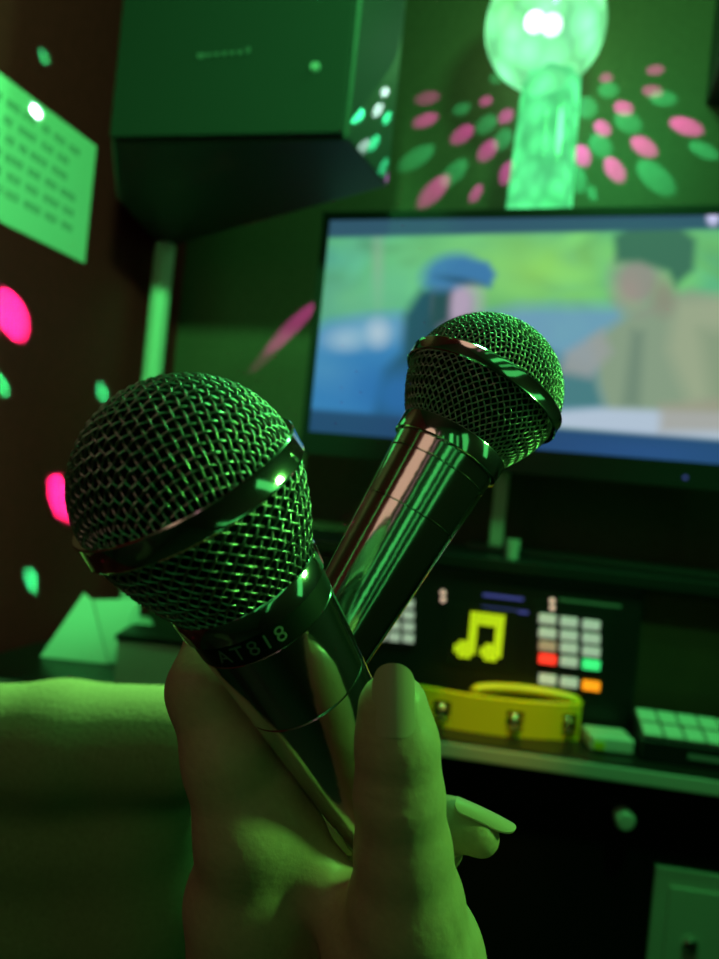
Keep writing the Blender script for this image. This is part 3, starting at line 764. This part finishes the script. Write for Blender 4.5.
# knee in pale cloth
hk = 4.5
lo, hi = np.array([-430, 60, 330.]), np.array([10, 1150, 680.])
fk_ = Field(lo, hi, hk)
f = fk_.chain([(pm(-300, 752, 490), 42), (pm(60, 742, 500), 40), (pm(175, 743, 506), 39)], 12)
low = fk_.chain([(pm(-260, 950, 520), 60), (pm(140, 880, 560), 60), (np.array([-205., 600., 575.]), 60), (np.array([-258., 925., 575.]), 50), (np.array([-262., 1085., 575.]), 48)], 20)
f = smin(f, low, 45)
f = smin(f, fk_.chain([(pm(-40, 815, 530), 56), (pm(130, 812, 540), 54)], 8), 30)
V, Fc = nets(f, lo, hk)
mesh_from(V, Fc, 'trouser_leg', M['cloth'], person)

# ------------------------------------------------------------------ lights
GREEN = (.10, 1.0, .20)
def light(name, kind, loc, energy, color, **kw):
    ld = bpy.data.lights.new(name, kind); ld.energy = energy; ld.color = color
    for k, v in kw.items(): setattr(ld, k, v)
    o = bpy.data.objects.new(name, ld); COL.objects.link(o); o.location = loc; return o
mainl = light('ceiling_light', 'POINT', near(.42, -1.02, .86), 19, GREEN, shadow_soft_size=.06)
def spot_at(name, loc, tgt, energy, color, deg, blend=.4, r=.04):
    o = light(name, 'SPOT', loc, energy, color, spot_size=math.radians(deg), spot_blend=blend, shadow_soft_size=r)
    o.rotation_euler = (tgt - loc).to_track_quat('-Z', 'Y').to_euler(); return o
spot_at('left_wall_fill', near(0, -.8, 0), Vector((XL, 1.2, 1.62)), 105, GREEN, 62)  # added unseen fill for notice, pole and card, kept off the knee
spot_at('hand_fill', near(.56, -.20, .19), near(.035, .068, .18), 12.5, (.17, 1, .13), 28, .35)  # unseen fill added to light the right side of the hand
spot_at('desk_front_fill', near(.62, -.85, .70), PZ(640, 780, ZD), 26, GREEN, 44, .5)  # unseen fill added for the desk front, hatch and song keypad
spot_at('tambourine_fill', near(.30, -.95, .75), PZ(500, 730, ZD), 44, (1, .42, .06), 11, .6)  # narrow warm fill, added to bring out the yellow of the tambourine
def tube(name, loc, tgt, sx, sy, energy, color):
    o = light(name, 'AREA', loc, energy, color, shape='RECTANGLE', size=sx, size_y=sy)
    o.rotation_euler = (tgt - loc).to_track_quat('-Z', 'Y').to_euler(); return o
spot_at('knee_fill', GL + Vector((-.03, -.15, -.08)), PD(78, 712, .5), 150, (.28, 1, .22), 12, .4, .02)  # extra fill added beside the globe to brighten the knee top
spot_at('grille_fill', near(.75, -.95, .55), near(-.03, -.01, .16), 30, GREEN, 8, .4, .03)  # unseen fill added for the highlight on the nearest grille
hd = near(0, .03, .2)
tube('rear_streak_fill', Vector((.32, -.85, 1.35)), hd, .13, 1.2, .34, GREEN)  # unseen strip lights added behind the viewer to streak the chrome
tube('rear_streak_fill', Vector((-.22, -.85, 1.35)), hd, .035, 1.2, .045, (1, .45, .55))
tube('rear_streak_fill', Vector((.62, -.85, 1.35)), hd, .09, 1.2, .14, GREEN)
tube('rear_streak_fill', Vector((-.02, -.85, 1.30)), hd, .05, 1.0, .07, GREEN)
tube('right_streak_fill', Vector((.77, -.5, 1.35)), hd, .22, 1.1, .40, GREEN)  # added strip on the right, unseen, for a wider chrome streak
tube('left_streak_fill', Vector((-1.0, -.25, 1.35)), hd, .03, 1.0, .06, GREEN)  # added strip on the left, unseen, for a thin chrome streak
tube('right_streak_fill', Vector((.77, .25, 1.3)), hd, .14, 1.0, .3, GREEN)

# beams thrown by the globe, and by an added unseen source overhead
spots, spots2 = [], []
CB = near(.12, -.95, .45)
def beam(tgt, half_px, col, s, src=None):
    d = (tgt - CAM).dot(F); v = tgt - (GL if src is None else src); ang = math.atan(half_px * .84 / FP * d / v.length)
    (spots if src is None else spots2).append((v.normalized(), ang, col, s * v.length ** 2 * (v.length / .32 if src is None else 1)))
PK, GN, GN2, WH = (1.35, .14, 1.3), (.05, 1.0, .36), (.004, 1.0, .16), (.6, .9, .8)
for px, py, h in ((426, 120, 8), (463, 134, 9.5), (506, 116, 8), (488, 150, 9.5), (435, 190, 11), (508, 172, 9), (582, 155, 9), (623, 108, 8), (602, 128, 8), (643, 146, 9.5), (614, 169, 9.5), (685, 126, 9.5), (652, 91, 7), (476, 193, 6), (606, 78, 6), (428, 98, 8), (486, 101, 6), (655, 70, 6)):
    beam(PY(px, py, YB), h, PK, (1.5 if py > 100 else .8) * (1 if px < 560 else 2.0))
for px, py, h in ((487, 124, 10), (418, 157, 11), (455, 172, 10.5), (503, 139, 10), (462, 109, 7), (585, 107, 12), (627, 122, 11), (600, 145, 11), (654, 176, 13), (577, 178, 10), (703, 150, 8), (608, 90, 9), (662, 98, 9), (592, 193, 5), (497, 78, 7)):
    beam(PY(px, py, YB), h, GN, 1.5 if px < 560 else 2.4)
s1, s2 = Vector((*pbot[1], 0)), Vector((*pbot[2], 0)); sdn = Vector(((s2 - s1).y, -(s2 - s1).x, 0)).normalized()
def onside(px, py): r = ray(px, py); return CAM + r * ((s1 + sdn * .0 - CAM).dot(sdn) / r.dot(sdn))
for px, py, h, c in ((358, 116, 4, GN), (371, 88, 3.5, GN), (374, 143, 4, GN), (383, 168, 4.5, GN), (372, 66, 3.5, GN), (387, 118, 3.5, GN), (388, 180, 4, PK), (360, 80, 4.5, WH), (378, 110, 4, WH), (363, 148, 4.5, WH), (362, 52, 4, WH), (385, 92, 3, WH)):
    beam(onside(px, py), h * 1.45, c, 1.8 if c is not WH else 1.0)
for px, py, h, c, s in ((12, 315, 22, PK, 2.2), (61, 497, 18, PK, 2.4), (31, 580, 10, GN2, 9), (2, 385, 9, GN2, 9), (102, 392, 8, GN2, 9), (44, 57, 7, GN2, 4), (35, 112, 7, WH, 1.6), ):
    beam(PX(px, py, XL), h, c, s, CB)
for px, py, h, c, s in ((293, 326, 9, PK, 1.0), (272, 350, 7, PK, .25)):
    beam(PY(px, py, YB), h, c, s)
def beam_lamp(name, loc, spots, BASE):
    ld = bpy.data.lights.new(name, 'POINT'); ld.energy = 1.0; ld.shadow_soft_size = 0; ld.use_nodes = True
    o = bpy.data.objects.new(name, ld); COL.objects.link(o); o.location = loc
    nt = ld.node_tree; em = nt.nodes['Emission']
    tcn = nt.nodes.new('ShaderNodeTexCoord'); nn = nt.nodes.new('ShaderNodeVectorMath'); nn.operation = 'NORMALIZE'
    nt.links.new(tcn.outputs['Normal'], nn.inputs[0])
    acc = None
    for v, ang, col, s in spots:
        dt = nt.nodes.new('ShaderNodeVectorMath'); dt.operation = 'DOT_PRODUCT'; dt.inputs[1].default_value = tuple(v)
        nt.links.new(nn.outputs[0], dt.inputs[0])
        mr_ = nt.nodes.new('ShaderNodeMapRange'); mr_.interpolation_type = 'SMOOTHSTEP'
        mr_.inputs[1].default_value = math.cos(ang * 1.15); mr_.inputs[2].default_value = math.cos(ang * .8)
        nt.links.new(dt.outputs['Value'], mr_.inputs[0])
        ma = nt.nodes.new('ShaderNodeVectorMath'); ma.operation = 'MULTIPLY_ADD'
        nt.links.new(mr_.outputs[0], ma.inputs[0]); ma.inputs[1].default_value = tuple(c * s * BEAM for c in col)
        if acc is None: ma.inputs[2].default_value = tuple(c * BASE for c in (.22, 1, .2))
        else: nt.links.new(acc.outputs[0], ma.inputs[2])
        acc = ma
    nt.links.new(acc.outputs[0], em.inputs['Color']); em.inputs['Strength'].default_value = 1.0
beam(PY(258, 278, YB), 6, GN, .5, CB)
BEAM = 560.0
beam_lamp('globe_beams', GL, spots, 6.0)
beam_lamp('added_beams', CB, spots2, 0)  # made-up second source for wall spots the globe cannot reach

w = bpy.data.worlds.new('world'); S.world = w; w.use_nodes = True
w.node_tree.nodes['Background'].inputs['Color'].default_value = (.03, .02, .01, 1)
w.node_tree.nodes['Background'].inputs['Strength'].default_value = 1
# unseen warm fill added behind the viewer for dim ambient light
light('rear_fill', 'POINT', (-.55, -.6, 1.75), 1.7, (1, .60, .42), shadow_soft_size=.25)
